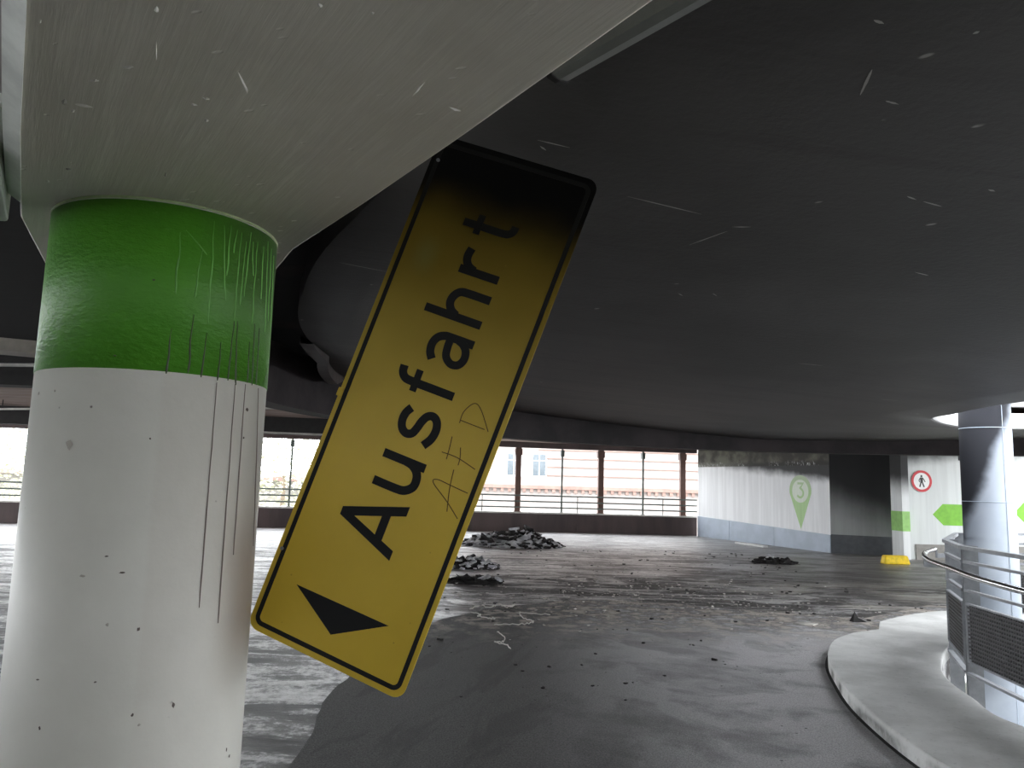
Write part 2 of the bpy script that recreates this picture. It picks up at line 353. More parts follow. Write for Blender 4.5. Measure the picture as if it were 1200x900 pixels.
# ------------------------------------------------------------------ setting
CX, CY = 5.4, 7.5
WELL = [(3.43, 5.28), (3.51, 5.98), (3.66, 6.59), (3.95, 7.18), (4.45, 7.95), (5.05, 8.65), (5.8, 9.0), (7.2, 8.6), (8.0, 7.0), (7.3, 5.0), (5.6, 3.9), (4.0, 4.0)]
well = spline(WELL, 6)
FLO = [(-22, -9), (22, -9), (22, 24), (16, 27.6), (6.6, 27.6), (2.4, 27.4), (-22, 22.6)]
fl = struct(slab('floor', 'floor', FLO, [well], -.3, 0.0))
lane = [(-1.1, 3.0), (-1.17, 4.52), (-1.26, 5.6), (-1.26, 6.6), (-1.1, 7.8), (-.93, 8.54), (-.73, 9.3), (-.1, 10.2), (.56, 10.8), (1.3, 11.2), (2.2, 11.1), (3.3, 10.6), (4.6, 10.2)]
lane = spline(lane, 6, closed=False)
lane = [(p[0] + .05 * mn.noise((p[0] * 3, p[1] * 3, 0)), p[1] + .05 * mn.noise((p[0] * 3, p[1] * 3, 5))) for p in lane]
lane_poly = lane + [(6.2, 11.6), (9.6, 11.2), (11.5, 8), (11, 3), (8, 0), (6, -5), (-1, -5), (-1.0, 0)]
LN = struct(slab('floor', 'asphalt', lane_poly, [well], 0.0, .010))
# kerb island
k1 = spline([(2.66, 3.6), (2.47, 4.6), (2.57, 5.8), (2.80, 6.75), (3.03, 7.45), (3.36, 8.1), (3.75, 8.55)], 6, closed=False)
kerb = k1 + [(4.16, 8.82), (4.42, 9.34)] + spline([(4.5, 9.42), (5.1, 9.95), (5.9, 10.4), (7.4, 10.6), (9.2, 9.4), (9.7, 7), (9, 4.4), (7.4, 2.6), (5.4, 1.9), (3.7, 2.2)], 4, closed=False)
kb = struct(slab('trim_1', 'kerb', kerb, [well], 0.0, .12), 'pale concrete kerb island ringing the light well opening', 'kerb')
bv = kb.modifiers.new('bevel', 'BEVEL'); bv.width = .012; bv.segments = 2; bv.limit_method = 'ANGLE'; bv.angle_limit = 1.0
jt = MB(); jt.ribbon(k1, .05, .0, .014); o = jt.build('shadow_gap', 'kerb_shadow', kb)  # dark strip drawn as the shadow gap at the kerb foot
# well below
MB().prism([(p[0], p[1]) for p in spline([(3.0, 3.5), (8.6, 3.5), (8.6, 9.6), (3.0, 9.6)], 2)], -3.1, -3.0)
lf = MB().box((5, 7, -3.1), (26, 26, .2)).build('floor', 'ledge'); struct(lf)
# ceiling: crossfalling ramp soffit, lower towards the light well
def zc(x, y):
    r = math.hypot(x - CX, y - CY); z = 2.30 + .075 * r
    if y > 8: z -= .0045 * (y - 8) ** 2 * min(1, max(0, (x + 1) / 6))
    return z
HOLE = [(4.32, 6.42), (4.23, 6.85), (4.24, 7.3), (4.34, 7.9), (5.14, 8.76), (6.2, 9.6), (8.0, 9.7), (9.8, 8.2), (10.0, 5.5), (8.2, 3.4), (5.9, 3.5), (4.75, 5.0)]
hole = spline(HOLE, 8)
def redge(t):      # outer rim radius by angle (degrees)
    t = t % 360
    K = [(0, 8.0), (150, 8.0), (164, 7.86), (178, 7.3), (200, 7.25), (212, 7.32), (223, 7.45), (226, 7.75), (230, 8.6), (262, 9.2), (330, 9.0), (360, 8.0)]
    for (a, b), (c, d) in zip(K, K[1:]):
        if a <= t <= c: return b + (d - b) * (t - a) / (c - a)
NR, NT = 14, 180
vs = []; fs = []
hp = [Vector(p) for p in hole]
def hole_r(t):     # radius of the opening seen from the ramp centre
    d = Vector((math.cos(t), math.sin(t))); best = .5
    for i in range(len(hp)):
        a = hp[i] - Vector((CX, CY)); b = hp[(i + 1) % len(hp)] - Vector((CX, CY)); e = b - a
        den = d.x * e.y - d.y * e.x
        if abs(den) < 1e-9: continue
        s_ = (a.x * e.y - a.y * e.x) / den; u_ = (a.x * d.y - a.y * d.x) / den
        if s_ > 0 and -1e-6 <= u_ <= 1 + 1e-6: best = max(best, s_)
    return best
for i in range(NT):
    t = 2 * PI * i / NT; r0 = hole_r(t); r1 = redge(math.degrees(t))
    for j in range(NR + 1):
        r = r0 + (r1 - r0) * j / NR; X = CX + r * math.cos(t); Y = CY + r * math.sin(t); vs.append((X, Y, zc(X, Y)))
n0 = len(vs); TH = .15
vs += [(a, b, c + TH) for a, b, c in vs]
for i in range(NT):
    k = (i + 1) % NT; W = NR + 1
    for j in range(NR):
        fs += [(i * W + j, i * W + j + 1, k * W + j + 1, k * W + j), (n0 + i * W + j, n0 + k * W + j, n0 + k * W + j + 1, n0 + i * W + j + 1)]
    fs += [(i * W, k * W, n0 + k * W, n0 + i * W), (i * W + NR, n0 + i * W + NR, n0 + k * W + NR, k * W + NR)]
ce = MB().add(vs, fs).build('ceiling', 'soffit', smooth=False); struct(ce)
for p in ce.data.polygons: p.use_smooth = abs(p.normal.z) > .9
def scratch(x0, y0, x1, y1, wd=.010):
    d = Vector((x1 - x0, y1 - y0)); L = d.length; d.normalize(); nn = Vector((-d.y, d.x)); n = 6; v_ = []
    for i in range(n + 1):
        t = i / n; h = wd / 2 * math.sin(PI * (t * .9 + .05)) * random.uniform(.6, 1.2); p = Vector((x0, y0)) + d * L * t
        for s_ in (-1, 1): q = p + nn * h * s_; v_.append((q.x, q.y, zc(q.x, q.y) - .004))
    MB().add(v_, [(2 * i, 2 * i + 1, 2 * i + 3, 2 * i + 2) for i in range(n)]).build('scratch', 'scratch', ce)
for a in [(0.454, 3.051, 0.791, 3.168), (0.823, 3.528, 0.946, 3.328), (0.954, 3.276, 1.032, 3.26), (-1.011, 4.291, -0.745, 4.385), (1.511, 2.854, 1.559, 2.877), (1.591, 2.887, 1.682, 2.919), (1.039, 2.211, 1.015, 2.082), (1.127, 2.232, 1.173, 2.245), (0.922, 1.873, 0.954, 1.884), (1.197, 1.899, 1.208, 1.887), (1.762, 2.751, 1.793, 2.761), (0.067, 2.642, 0.187, 2.679), (0.078, 2.685, 0.101, 2.714), (2.163, 5.749, 2.359, 5.754), (3.319, 6.887, 3.484, 6.879), (1.952, 3.645, 2.036, 3.676), (0.04, 4.802, 0.153, 4.908), (5.083, 11.814, 5.398, 11.929), (1.117, 4.229, 1.152, 4.269), (0.936, 4.284, 0.97, 4.325)]:
    scratch(*a)
rim = MB(); Wd = NR + 1
rv = []
for i in range(NT):
    X, Y, Z = vs[i * Wd]; d = Vector((X - CX, Y - CY)).normalized()
    rv += [(X - d.x * .02, Y - d.y * .02, Z + .01), (X - d.x * .02, Y - d.y * .02, Z + TH + .05), (X + d.x * .0, Y + d.y * .0, Z + .01), (X, Y, Z + TH + .05)]
rf = []
for i in range(NT):
    a = 4 * i; b = 4 * ((i + 1) % NT)
    rf += [(a, b, b + 1, a + 1), (a + 2, a + 3, b + 3, b + 2), (a + 1, b + 1, b + 3, a + 3), (a, a + 2, b + 2, b)]
struct(rim.add(rv, rf).build('trim_2', 'white', smooth=True), 'white painted rim around the ceiling opening', 'rim')
# deck slab above everything, with the open well in it
UX, UY, UR = 7.3, 6.6, 4.7
wh = [(UX + UR * math.cos(2 * PI * i / 40), UY + UR * math.sin(2 * PI * i / 40)) for i in range(40)]
DK = [(-21, -8.6), (14, -8.6), (14, 24), (13.5, 27.4), (6.6, 27.4), (2.4, 27.2), (-21, 22.5)]
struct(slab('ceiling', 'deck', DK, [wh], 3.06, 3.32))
up = MB(); uv = []
for zz in (2.95, 3.55):
    for rr in (UR, UR + .15):
        uv += [(UX + rr * math.cos(2 * PI * i / 40), UY + rr * math.sin(2 * PI * i / 40), zz) for i in range(40)]
uf = []
for i in range(40):
    k = (i + 1) % 40
    uf += [(i, k, 80 + k, 80 + i), (40 + i, 120 + i, 120 + k, 40 + k), (80 + i, 80 + k, 120 + k, 120 + i), (i, 40 + i, 40 + k, k)]
uo = struct(up.add(uv, uf).build('trim_3', 'white', smooth=True), 'white upstand of the light well above', 'upstand')
for a in (112, 118, 124):
    t = math.radians(a); MB().box((UX + (UR - .01) * math.cos(t), UY + (UR - .01) * math.sin(t), 3.2), (.02, .28, .26), t).build('pane', 'glass', uo)
# ring beam fascia
vs = []; fs = []; NF = 100
for i in range(NF + 1):
    t = math.radians(40 + (215 - 40) * i / NF)
    for rr, zz in ((8.02, 2.40), (8.02, 3.06), (8.35, 3.06), (8.35, 2.40)):
        d = .004 * max(0, CY + rr * math.sin(t) - 12) * 8
        vs.append((CX + rr * math.cos(t), CY + rr * math.sin(t), zz))
for i in range(NF):
    for j in range(4):
        fs.append((4 * i + j, 4 * i + 4 + j, 4 * i + 4 + (j + 1) % 4, 4 * i + (j + 1) % 4))
fs += [(0, 1, 2, 3), (4 * NF + 3, 4 * NF + 2, 4 * NF + 1, 4 * NF)]
fa = struct(MB().add(vs, fs).build('trim_4', 'fascia', smooth=True), 'soot-black curved ring beam below the ramp ceiling', 'beam')
e = fa.modifiers.new('e', 'EDGE_SPLIT'); e.split_angle = .8
# downstand lip at the far-left edge of the soffit
vs = []; fs = []; NL = 16
for i in range(NL + 1):
    t = math.radians(164 + (184 - 164) * i / NL); r = redge(math.degrees(t)) - .02; dz = .015 + .13 * (1 - i / NL) ** .7 * min(1, .3 + i / 3)
    X = CX + r * math.cos(t); Y = CY + r * math.sin(t); r2 = r + .12; X2 = CX + r2 * math.cos(t); Y2 = CY + r2 * math.sin(t)
    vs += [(X, Y, zc(X, Y) + .05), (X, Y, zc(X, Y) - dz), (X2, Y2, zc(X, Y) - dz), (X2, Y2, zc(X, Y) + .05)]
for i in range(NL):
    for j in range(4): fs.append((4 * i + j, 4 * i + 4 + j, 4 * i + 4 + (j + 1) % 4, 4 * i + (j + 1) % 4))
struct(MB().add(vs, fs).build('trim_5', 'soffit'), 'grey downstand lip at the far left rim of the ramp ceiling', 'beam')
# girder over the front column
GR = [(-.68, 2.12), (-.57, 1.91), (-.32, 1.56), (-.10, 1.24), (.16, .85), (.75, 0.0), (1.7, -1.4), (.9, -1.5), (0.0, -.07), (-.3, .39), (-.625, .89), (-.86, 1.25), (-1.15, 1.72), (-1.36, 2.18), (-1.1, 2.3)]
gi = struct(MB().prism(GR, 2.18, 3.06).build('trim_6', 'girder'), 'wide grey painted concrete girder resting on the green and white column', 'girder')
bv = gi.modifiers.new('b', 'BEVEL'); bv.width = .004; bv.segments = 2; bv.limit_method = 'ANGLE'; bv.angle_limit = .6
CH = [(-0.5648, 1.0375, 0.0127, 0.0015, -0.0038, 0.007), (-0.6349, 1.079, 0.0105, -0.0006, -0.0027, 0.0051), (-0.7206, 1.1485, 0.007, -0.0004, -0.0066, 0.0114), (-0.695, 1.1607, 0.0127, 0.0062, -0.0037, 0.0057), (-0.7246, 1.1795, 0.0057, -0.0003, -0.0042, 0.0075), (-0.5139, 1.1445, 0.0069, 0.0039, -0.0022, 0.0041), (-0.4871, 1.1241, 0.0064, 0.0035, -0.002, 0.004), (-0.515, 1.1989, 0.0042, 0.0016, -0.0022, 0.0046), (-0.5049, 0.9949, 0.0018, -0.0001, -0.0132, 0.0289), (-0.461, 0.8986, 0.0038, -0.0002, -0.0037, 0.0081), (-0.4113, 1.069, 0.003, -0.0022, -0.0047, 0.046), (-0.7071, 1.5697, 0.0167, -0.0054, -0.0029, 0.0076), (-0.9471, 1.4856, 0.0054, -0.0004, -0.0055, 0.0092), (-0.869, 1.4208, 0.0057, 0.0028, -0.004, 0.0063), (-0.6879, 1.4366, 0.0026, -0.0002, -0.0068, 0.0152), (-0.6271, 0.9318, 0.0023, -0.0001, -0.0035, 0.0058), (-0.2503, 0.88, 0.0043, -0.0002, -0.0015, 0.0061), (-0.1872, 0.8926, 0.0022, -0.0001, -0.0005, 0.0027), (-0.1019, 1.1365, 0.0108, 0.0079, -0.001, 0.004), (-0.1526, 1.0791, 0.0012, 0.0023, -0.0162, 0.0304)]
for k, (x, y, ux, uy, vx, vy) in enumerate(CH):
    n = 9; v_ = [(x, y, 2.1765)]
    for i in range(n):
        a = 2 * PI * i / n; q = random.uniform(.45, 1.0); v_.append((x + q * (ux * math.cos(a) + vx * math.sin(a)), y + q * (uy * math.cos(a) + vy * math.sin(a)), 2.1788))
    MB().add(v_, [(0, 1 + i, 1 + (i + 1) % n) for i in range(n)]).build('paint_chip', 'pit' if k in (2, 13, 14) else 'girder_chip', gi)
gl = [(.9, -1.5), (0.0, -.07), (-.3, .39), (-.625, .89), (-.86, 1.25), (-1.08, 1.60)]
vs = []; fs = []
for i, p in enumerate(gl):
    vs += [(p[0] + .004, p[1] + .004, 2.174), (p[0] - .019, p[1] - .012, 2.192), (p[0] - .019, p[1] - .012, 2.22), (p[0] + .004, p[1] + .004, 2.22)]
for i in range(len(gl) - 1):
    for j in range(4): fs.append((4 * i + j, 4 * i + 4 + j, 4 * i + 4 + (j + 1) % 4, 4 * i + (j + 1) % 4))
fs += [(0, 1, 2, 3), (len(vs) - 1, len(vs) - 2, len(vs) - 3, len(vs) - 4)]
MB().add(vs, fs).build('edge_strip', 'girder_edge', gi)
# beams under the left deck
struct(MB().beam((-13, 17.6, 2.86), (-1.2, 19.6, 2.86), .35, .42).build('trim_7', 'shade'), 'dark downstand beam before the far parapet', 'beam')
struct(MB().beam((-14, 9.6, 2.88), (-2.75, 10.3, 2.88), .35, .38).build('trim_8', 'shade'), 'dark downstand beam behind the front column', 'beam')
# facade: upstand wall, coping, lintel
FA = [(-21, 22.45), (2.4, 27.0), (6.6, 27.2)]
m = MB(); mc = MB(); ml = MB()
for p, q in zip(FA, FA[1:]):
    a = Vector((*p, 0)); b = Vector((*q, 0)); d = (b - a).normalized(); nn = Vector((-d.y, d.x, 0))
    m.beam(a + nn * .12 + Vector((0, 0, .31)), b + nn * .12 + Vector((0, 0, .31)), .22, .62)
    mc.beam(a + nn * .10 + Vector((0, 0, .645)), b + nn * .10 + Vector((0, 0, .645)), .34, .05)
    ml.beam(a + nn * .12 + Vector((0, 0, 2.965)), b + nn * .12 + Vector((0, 0, 2.965)), .3, .19)
wb_ = struct(m.build('wall_back', 'parapet')); mc.build('coping', 'ledge', wb_)
struct(ml.build('trim_9', 'parapet'), 'brown lintel over the far openings', 'beam')
# side walls on the right
def wall_local(name, m, p, q, h, th=.25, z0=0.0):
    p, q = Vector(p), Vector(q); d = q - p; a = math.atan2(d.y, d.x); L = d.length
    o = MB().box((L / 2, th / 2, (h + z0) / 2), (L, th, h - z0)).build(name, m, None, (p.x, p.y, 0), a); struct(o); return o, L
WA, LA = wall_local('wall_right', 'wall_a', (6.58, 26.95), (8.78, 21.2), 3.06)
for i, (x0, x1) in enumerate(((0, 1.755), (1.77, 3.90), (3.915, LA))):
    h0 = .69 - .21 * x0 / LA; h1 = .69 - .21 * x1 / LA
    vs = [(x0, -.03, 0), (x1, -.03, 0), (x1, -.03, h1), (x0, -.03, h0), (x0, 0, 0), (x1, 0, 0), (x1, 0, h1), (x0, 0, h0)]
    MB().add(vs, [(0, 1, 2, 3), (5, 4, 7, 6), (0, 4, 5, 1), (1, 5, 6, 2), (2, 6, 7, 3), (3, 7, 4, 0)]).build('panel', 'dado', WA)
def wall_flat(parent, name, m, polys, off=.004, th=.003):   # flat print on a wall, polys in wall (x, z)
    b = MB()
    for k, pl in enumerate(polys):
        n = len(pl); vs = [(p[0], -off, p[1]) for p in pl] + [(p[0], -off + th, p[1]) for p in pl]
        b.add(vs, [tuple(range(n)), tuple(range(2 * n - 1, n - 1, -1))] + [(i, (i + 1) % n, n + (i + 1) % n, n + i) for i in range(n)])
    return b.build(name, m, parent)
def arc(cx, cz, r, a0, a1, n=24): return [(cx + r * math.cos(math.radians(a0 + (a1 - a0) * i / n)), cz + r * math.sin(math.radians(a0 + (a1 - a0) * i / n))) for i in range(n + 1)]
px, pz, pr = 5.02, 1.66, .44
wall_flat(WA, 'map_pin_print', 'pin', [[(px, .57)] + arc(px, pz, pr, -12, 192, 30)], .004)
wall_flat(WA, 'map_pin_disc', 'pin_white', [arc(px, pz - .02, .33, 0, 360, 32)[:-1]], .006)
th = MB(); 
tp = [(px - .10, pz + .20), (px + .12, pz + .20), (px - .01, pz + .05)] + arc(px + .0, pz - .075, .125, 75, -150, 14)
b = MB(); b.ribbon(tp, .062, 0, .003)
b.v = [(x, -.010 + z, y) for x, y, z in b.v]; b.build('three_print', 'pin', WA)
WN, LNn = wall_local('wall_niche', 'wall_n', (8.78, 21.2), (10.26, 20.6), 3.06)
MB().box((LNn / 2, -.012, .25), (LNn, .03, .5)).build('panel', 'dado_dark', WN)
WB, LB = wall_local('wall_far_right', 'wall_b', (10.2, 19.9), (18.0, 20.5), 3.06)
MB().box((LB / 2 + .1, -.012, .19), (LB - .2, .03, .38)).build('panel', 'taupe', WB)
pil = struct(MB().box((10.10, 20.02, 1.45), (.19, .5, 2.9), .077).build('trim_10', 'pillar', None), 'white pillar edge with a light green band beside the dark niche', 'pillar')
MB().box((10.10, 20.02, .95), (.20, .51, .5), .077).build('green_band', 'light_green', pil)
def arrow_print(x, z, L):
    return [(x, z), (x + .28, z + .27), (x + L, z + .27), (x + L, z - .27), (x + .28, z - .27)]
wall_flat(WB, 'arrow_print', 'green', [arrow_print(.70, 1.14, 1.1)])
wall_flat(WB, 'arrow_print', 'green', [arrow_print(2.92, 1.24, 1.2)])
struct(MB().box((14.2, 7, .32), (.25, 25, .64)).build('wall_right', 'parapet'))
struct(MB().box((-2, -8.7, 1.35), (38, .25, 2.7)).build('wall_light_block', 'ledge'))  # unseen wall added behind the camera to hold back light

# ------------------------------------------------------------------ front column
FC = (-.84, 1.805); FR = .248
fc = thing('column', 'thick round white column with a dripping green band under the girder', 'column', (FC[0], FC[1], 0))
MB().cyl((0, 0), FR, 0, 2.2, 128).build('shaft', 'col_white', fc, smooth=True)
gb = MB().cyl((0, 0), FR + .0012, 1.812, 2.172, 128).build('green_band', 'col_green', fc, smooth=True)
MB().cyl((0, 0), FR + .0018, 2.1745, 2.181, 128).build('paint_edge', 'paint_edge', fc, smooth=True)
def colrun(name, m, a0, z0, a1, z1, wd, par):
    n = 14; vs = []; fs = []; ph = random.random() * 20
    for i in range(n + 1):
        t = i / n; zz = z0 + (z1 - z0) * t; a = math.radians(a0 + (a1 - a0) * t) + .012 * mn.noise((ph, zz * 22, 0)) * (1 if name != 'soot_run' else .4)
        h = wd / 2 / FR * (.4 if i == n else min(1, .22 + 1.3 * t) * (.85 + .35 * random.random()))
        for da, rr in ((-h, .0010), (-h * .4, .0026), (h * .4, .0026), (h, .0010)):
            vs.append(((FR + rr) * math.cos(a + da), (FR + rr) * math.sin(a + da), zz))
    for i in range(n):
        for j in range(3): fs.append((4 * i + j, 4 * i + j + 1, 4 * i + j + 5, 4 * i + j + 4))
    return MB().add(vs, fs).build(name, m, par, smooth=True)
for a0, z0, a1, z1 in [(-60.3, 2.113, -60.5, 1.978), (-49.6, 2.087, -51.4, 1.975), (-45.1, 2.154, -43.8, 1.925), (-39.5, 2.15, -36, 1.983), (-35.7, 2.155, -36.1, 2.039), (-32.1, 2.149, -33.1, 2.095), (-29.2, 2.147, -29.7, 1.944), (-25.7, 2.131, -26.6, 1.981), (-22.9, 2.156, -24.4, 2.004), (-20.7, 2.137, -18.6, 2.059), (-17, 2.142, -16.6, 1.948), (-11.3, 2.139, -9.7, 2.014), (-6.6, 2.157, -2, 1.941), (-1.2, 2.147, 1.9, 1.971), (4, 2.137, 9.8, 1.95), (-58, 2.12, -47, 2.075)]:
    colrun('paint_run', 'run_light', a0, z0, a1, z1, .0038, fc)
for a0, z0, a1, z1 in [(-60.6, 1.904, -61.4, 1.807), (-51.3, 1.94, -51.7, 1.812), (-44, 1.905, -45.5, 1.807), (-36.3, 1.89, -36.5, 1.805), (-29.9, 1.942, -30.6, 1.808), (-27.7, 1.944, -25.5, 1.801), (-17.4, 1.905, -17.2, 1.811), (-14.6, 1.95, -12.5, 1.808), (-9.3, 1.944, -8.3, 1.811)]:
    colrun('dark_run', 'run_dark', a0, z0, a1, z1, .0042, fc)
for a0, z0, a1, z1 in [(-36.9, 1.80, -36.8, 1.325), (-25.9, 1.803, -25.1, 1.287), (-18.4, 1.807, -17.8, 1.428), (-5.5, 1.805, 4.4, 1.44)]:
    colrun('soot_run', 'run_grey', a0, z0, a1, z1, .0032, fc)
def colchip(a, z, wd, h, m='chip'):
    n = 9; a = math.radians(a); vs = [((FR + .0022) * math.cos(a), (FR + .0022) * math.sin(a), z)]
    for i in range(n):
        t = 2 * PI * i / n; k = .6 + .6 * random.random(); aa = a + wd * k * math.cos(t) / FR
        vs.append(((FR + .0012) * math.cos(aa), (FR + .0012) * math.sin(aa), z + h * k * math.sin(t)))
    return MB().add(vs, [(0, 1 + i, 1 + (i + 1) % n) for i in range(n)])
for a, z, wd, h, m_ in [(-102.1, 1.654, .009, .011, 'pit'), (-128.9, 1.761, .005, .004, 'pit'), (-114.5, 1.764, .003, .003, 'pit'), (-65.8, 1.671, .002, .002, 'chip'), (-15.3, 1.751, .005, .005, 'chip'), (-16.5, 1.686, .003, .003, 'chip'), (-70.5, 2.003, .003, .002, 'run_dark'), (-84.3, 1.838, .004, .002, 'run_dark'), (-72.5, 1.403, .006, .002, 'chip'), (-79.6, 1.435, .004, .002, 'chip'), (-89.3, 1.396, .005, .003, 'pit'), (-63.7, 1.293, .003, .004, 'chip'), (-76.6, 1.303, .003, .004, 'pit'), (-106.1, 1.195, .005, .002, 'chip'), (-79.3, 1.195, .003, .002, 'chip'), (-63, 1.129, .003, .004, 'chip'), (-59.8, 1.109, .003, .003, 'pit'), (-45.6, 1.138, .003, .006, 'chip'), (-102.4, 1.106, .003, .004, 'chip'), (-11.3, 1.012, .003, .004, 'chip'), (-8.2, .994, .003, .003, 'chip')]:
    colchip(a, z, wd, h).build('paint_chip', m_, fc)

# ------------------------------------------------------------------ exit sign hanging askew
Av = Vector((.42943, -.099617, 1.222974)).normalized(); Bv = Vector((-.390804, .076755, .148994)); Bv = (Bv - Av * Bv.dot(Av)).normalized(); Nv = Av.cross(Bv)
sg = thing('exit_sign', 'yellow Ausfahrt exit sign hanging askew with soot-blackened upper end', 'sign')
Ms = Matrix((Av, Bv, Nv)).transposed().to_4x4(); Ms.translation = (-.2342, 1.8496, 1.0966); sg.matrix_world = Ms
SL, SW = 1.300, .425
def rrect(x0, y0, x1, y1, r, n=7):
    out = []
    for cx_, cy_, a0 in ((x1 - r, y1 - r, 0), (x0 + r, y1 - r, 90), (x0 + r, y0 + r, 180), (x1 - r, y0 + r, 270)):
        out += [(cx_ + r * math.cos(math.radians(a0 + 90 * i / n)), cy_ + r * math.sin(math.radians(a0 + 90 * i / n))) for i in range(n + 1)]
    return out
MB().prism(rrect(0, 0, SL, SW, .028), -.004, 0).build('panel', 'sign', sg, bev=.0012)
ob = rrect(.0145, .012, SL - .0145, SW - .012, .022); ib = rrect(.0255, .023, SL - .0255, SW - .023, .012); n = len(ob)
vs = [(p[0], p[1], zz) for zz in (.0002, .0011) for p in ob + ib]; fs = []
for i in range(n):
    k = (i + 1) % n; fs += [(2 * n + i, 2 * n + k, 3 * n + k, 3 * n + i), (i, k, 2 * n + k, 2 * n + i), (n + i, 3 * n + i, 3 * n + k, n + k)]
MB().add(vs, fs).build('border', 'sign_black', sg)
def mm(pts): return [(a / 1000, b_ / 1000) for a, b_ in pts]
Z0, Z1 = .0002, .0011
def sp(pts, k=5): return spline(mm(pts), k, closed=False)
A_ = MB(); A_.prism(mm([(282, 148), (306, 148), (351, 283), (346.5, 306), (337, 306)]), Z0, Z1).prism(mm([(393, 148), (417, 148), (357, 306), (346.5, 306), (342, 283)]), Z0, Z1 + .00015).prism(mm([(314, 184), (383, 184), (376, 205), (322, 205)]), Z0, Z1 + .0003)
u_ = MB(); u_.ribbon(sp([(444.5, 259), (444.5, 200), (448, 176), (462, 160), (480, 157.5), (498, 164), (510, 180), (514, 200)]), .021, Z0, Z1); u_.join(MB().ribbon(mm([(514, 259), (514, 147)]), .021, Z0, Z1 + .0003))
s_ = MB(); s_.ribbon(sp([(638, 234), (622, 243), (602, 245), (584, 238), (576, 224), (581, 210), (597, 203), (615, 198), (631, 189), (636, 175), (627, 162), (608, 156.5), (585, 160), (563, 173)]), .0205, Z0, Z1)
f_ = MB(); f_.ribbon(sp([(697.5, 146), (697.5, 200), (697.5, 262), (701, 279), (712, 288.5), (728, 290.5)]), .021, Z0, Z1); f_.join(MB().ribbon(mm([(675, 248), (730, 248)]), .0175, Z0, Z1 + .0003))
a_ = MB(); a_.ribbon(sp([(765, 232), (780, 242), (800, 245), (818, 238), (828, 222), (829.5, 200), (829.5, 145)]), .0205, Z0, Z1); a_.join(MB().ribbon(sp([(828, 205), (805, 205), (782, 200), (769, 183), (772, 165), (788, 155.5), (808, 158), (822, 170), (828, 184)]), .0195, Z0, Z1 + .0003))
h_ = MB(); h_.ribbon(mm([(880, 146), (880, 296)]), .0205, Z0, Z1); h_.join(MB().ribbon(sp([(884, 214), (892, 230), (908, 240), (926, 238), (940, 226), (943.5, 206), (943.5, 146)]), .0205, Z0, Z1 + .0003))
r_ = MB(); r_.ribbon(mm([(996.5, 146), (996.5, 250)]), .0205, Z0, Z1); r_.join(MB().ribbon(sp([(1000, 212), (1007, 229), (1020, 239), (1034, 241), (1051, 238)]), .0205, Z0, Z1 + .0003))
t_ = MB(); t_.ribbon(sp([(1109, 283), (1109, 230), (1109, 178), (1113, 162), (1122, 155), (1134, 154)]), .019, Z0, Z1); t_.join(MB().ribbon(mm([(1088, 243), (1137, 243)]), .017, Z0, Z1 + .0003))
for L_ in (A_, u_, s_, f_, a_, h_, r_, t_): L_.build('letter', 'sign_black', sg)
MB().prism(mm([(141, 344), (144, 92), (68, 217)]), Z0, Z1).build('arrow', 'sign_black', sg)
W_ = .0022
for st in ([(435, 30), (462, 68), (491, 116), (502, 110), (501, 75), (499, 29)], [(441, 60), (493, 74), (538, 81)], [(566, 124), (567, 84), (557, 33)], [(554, 107), (582, 110), (609, 114)], [(551, 75), (569, 77), (592, 85)], [(645, 109), (674, 109), (701, 92), (692, 71), (650, 36)], [(652, 109), (652, 80), (652, 46)]):
    MB().ribbon(sp(st, 6), W_, Z0, .0007).build('pen_stroke', 'scrawl', sg)
for X, Y in ((.205, .413), (1.235, .405)): MB().cyl((X, Y), .0045, 0, .003, 12).build('rivet', 'steel', sg)
MB().box((.61, .421, .002), (.022, .014, .008)).build('bent_clip', 'sign', sg, bev=.002)
hk = MB(); P0 = Vector((-.190, 1.835, 2.42)); MB().tube([P0, P0 + Vector((.0, .01, .3)), P0 + Vector((0.01, .01, .455))], .005).build('hanger_rod', 'black', None)
ho = bpy.data.objects['hanger_rod']; bpy.context.view_layer.update(); ho.parent = sg; ho.matrix_parent_inverse = sg.matrix_world.inverted()

# ------------------------------------------------------------------ right column
rc = thing('column', 'blue grey round column streaked with black soot inside the light well railing', 'column', (4.737, 7.653, -3.0))
sh = MB().cyl((0, 0), .229, -3, 3.0, 64); sh.v = [(a, b, c) for a, b, c in sh.v]
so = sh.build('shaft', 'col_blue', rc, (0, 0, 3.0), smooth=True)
for zz in (1.56, 2.28): MB().cyl((0, 0), .2305, zz, zz + .006, 64).build('joint_line', 'dado', rc, (0, 0, 3.0), smooth=True)
MB().box((.03, -.2295, .8), (.004, .006, 3.4)).build('seam', 'dado', rc, (0, 0, 3.0))

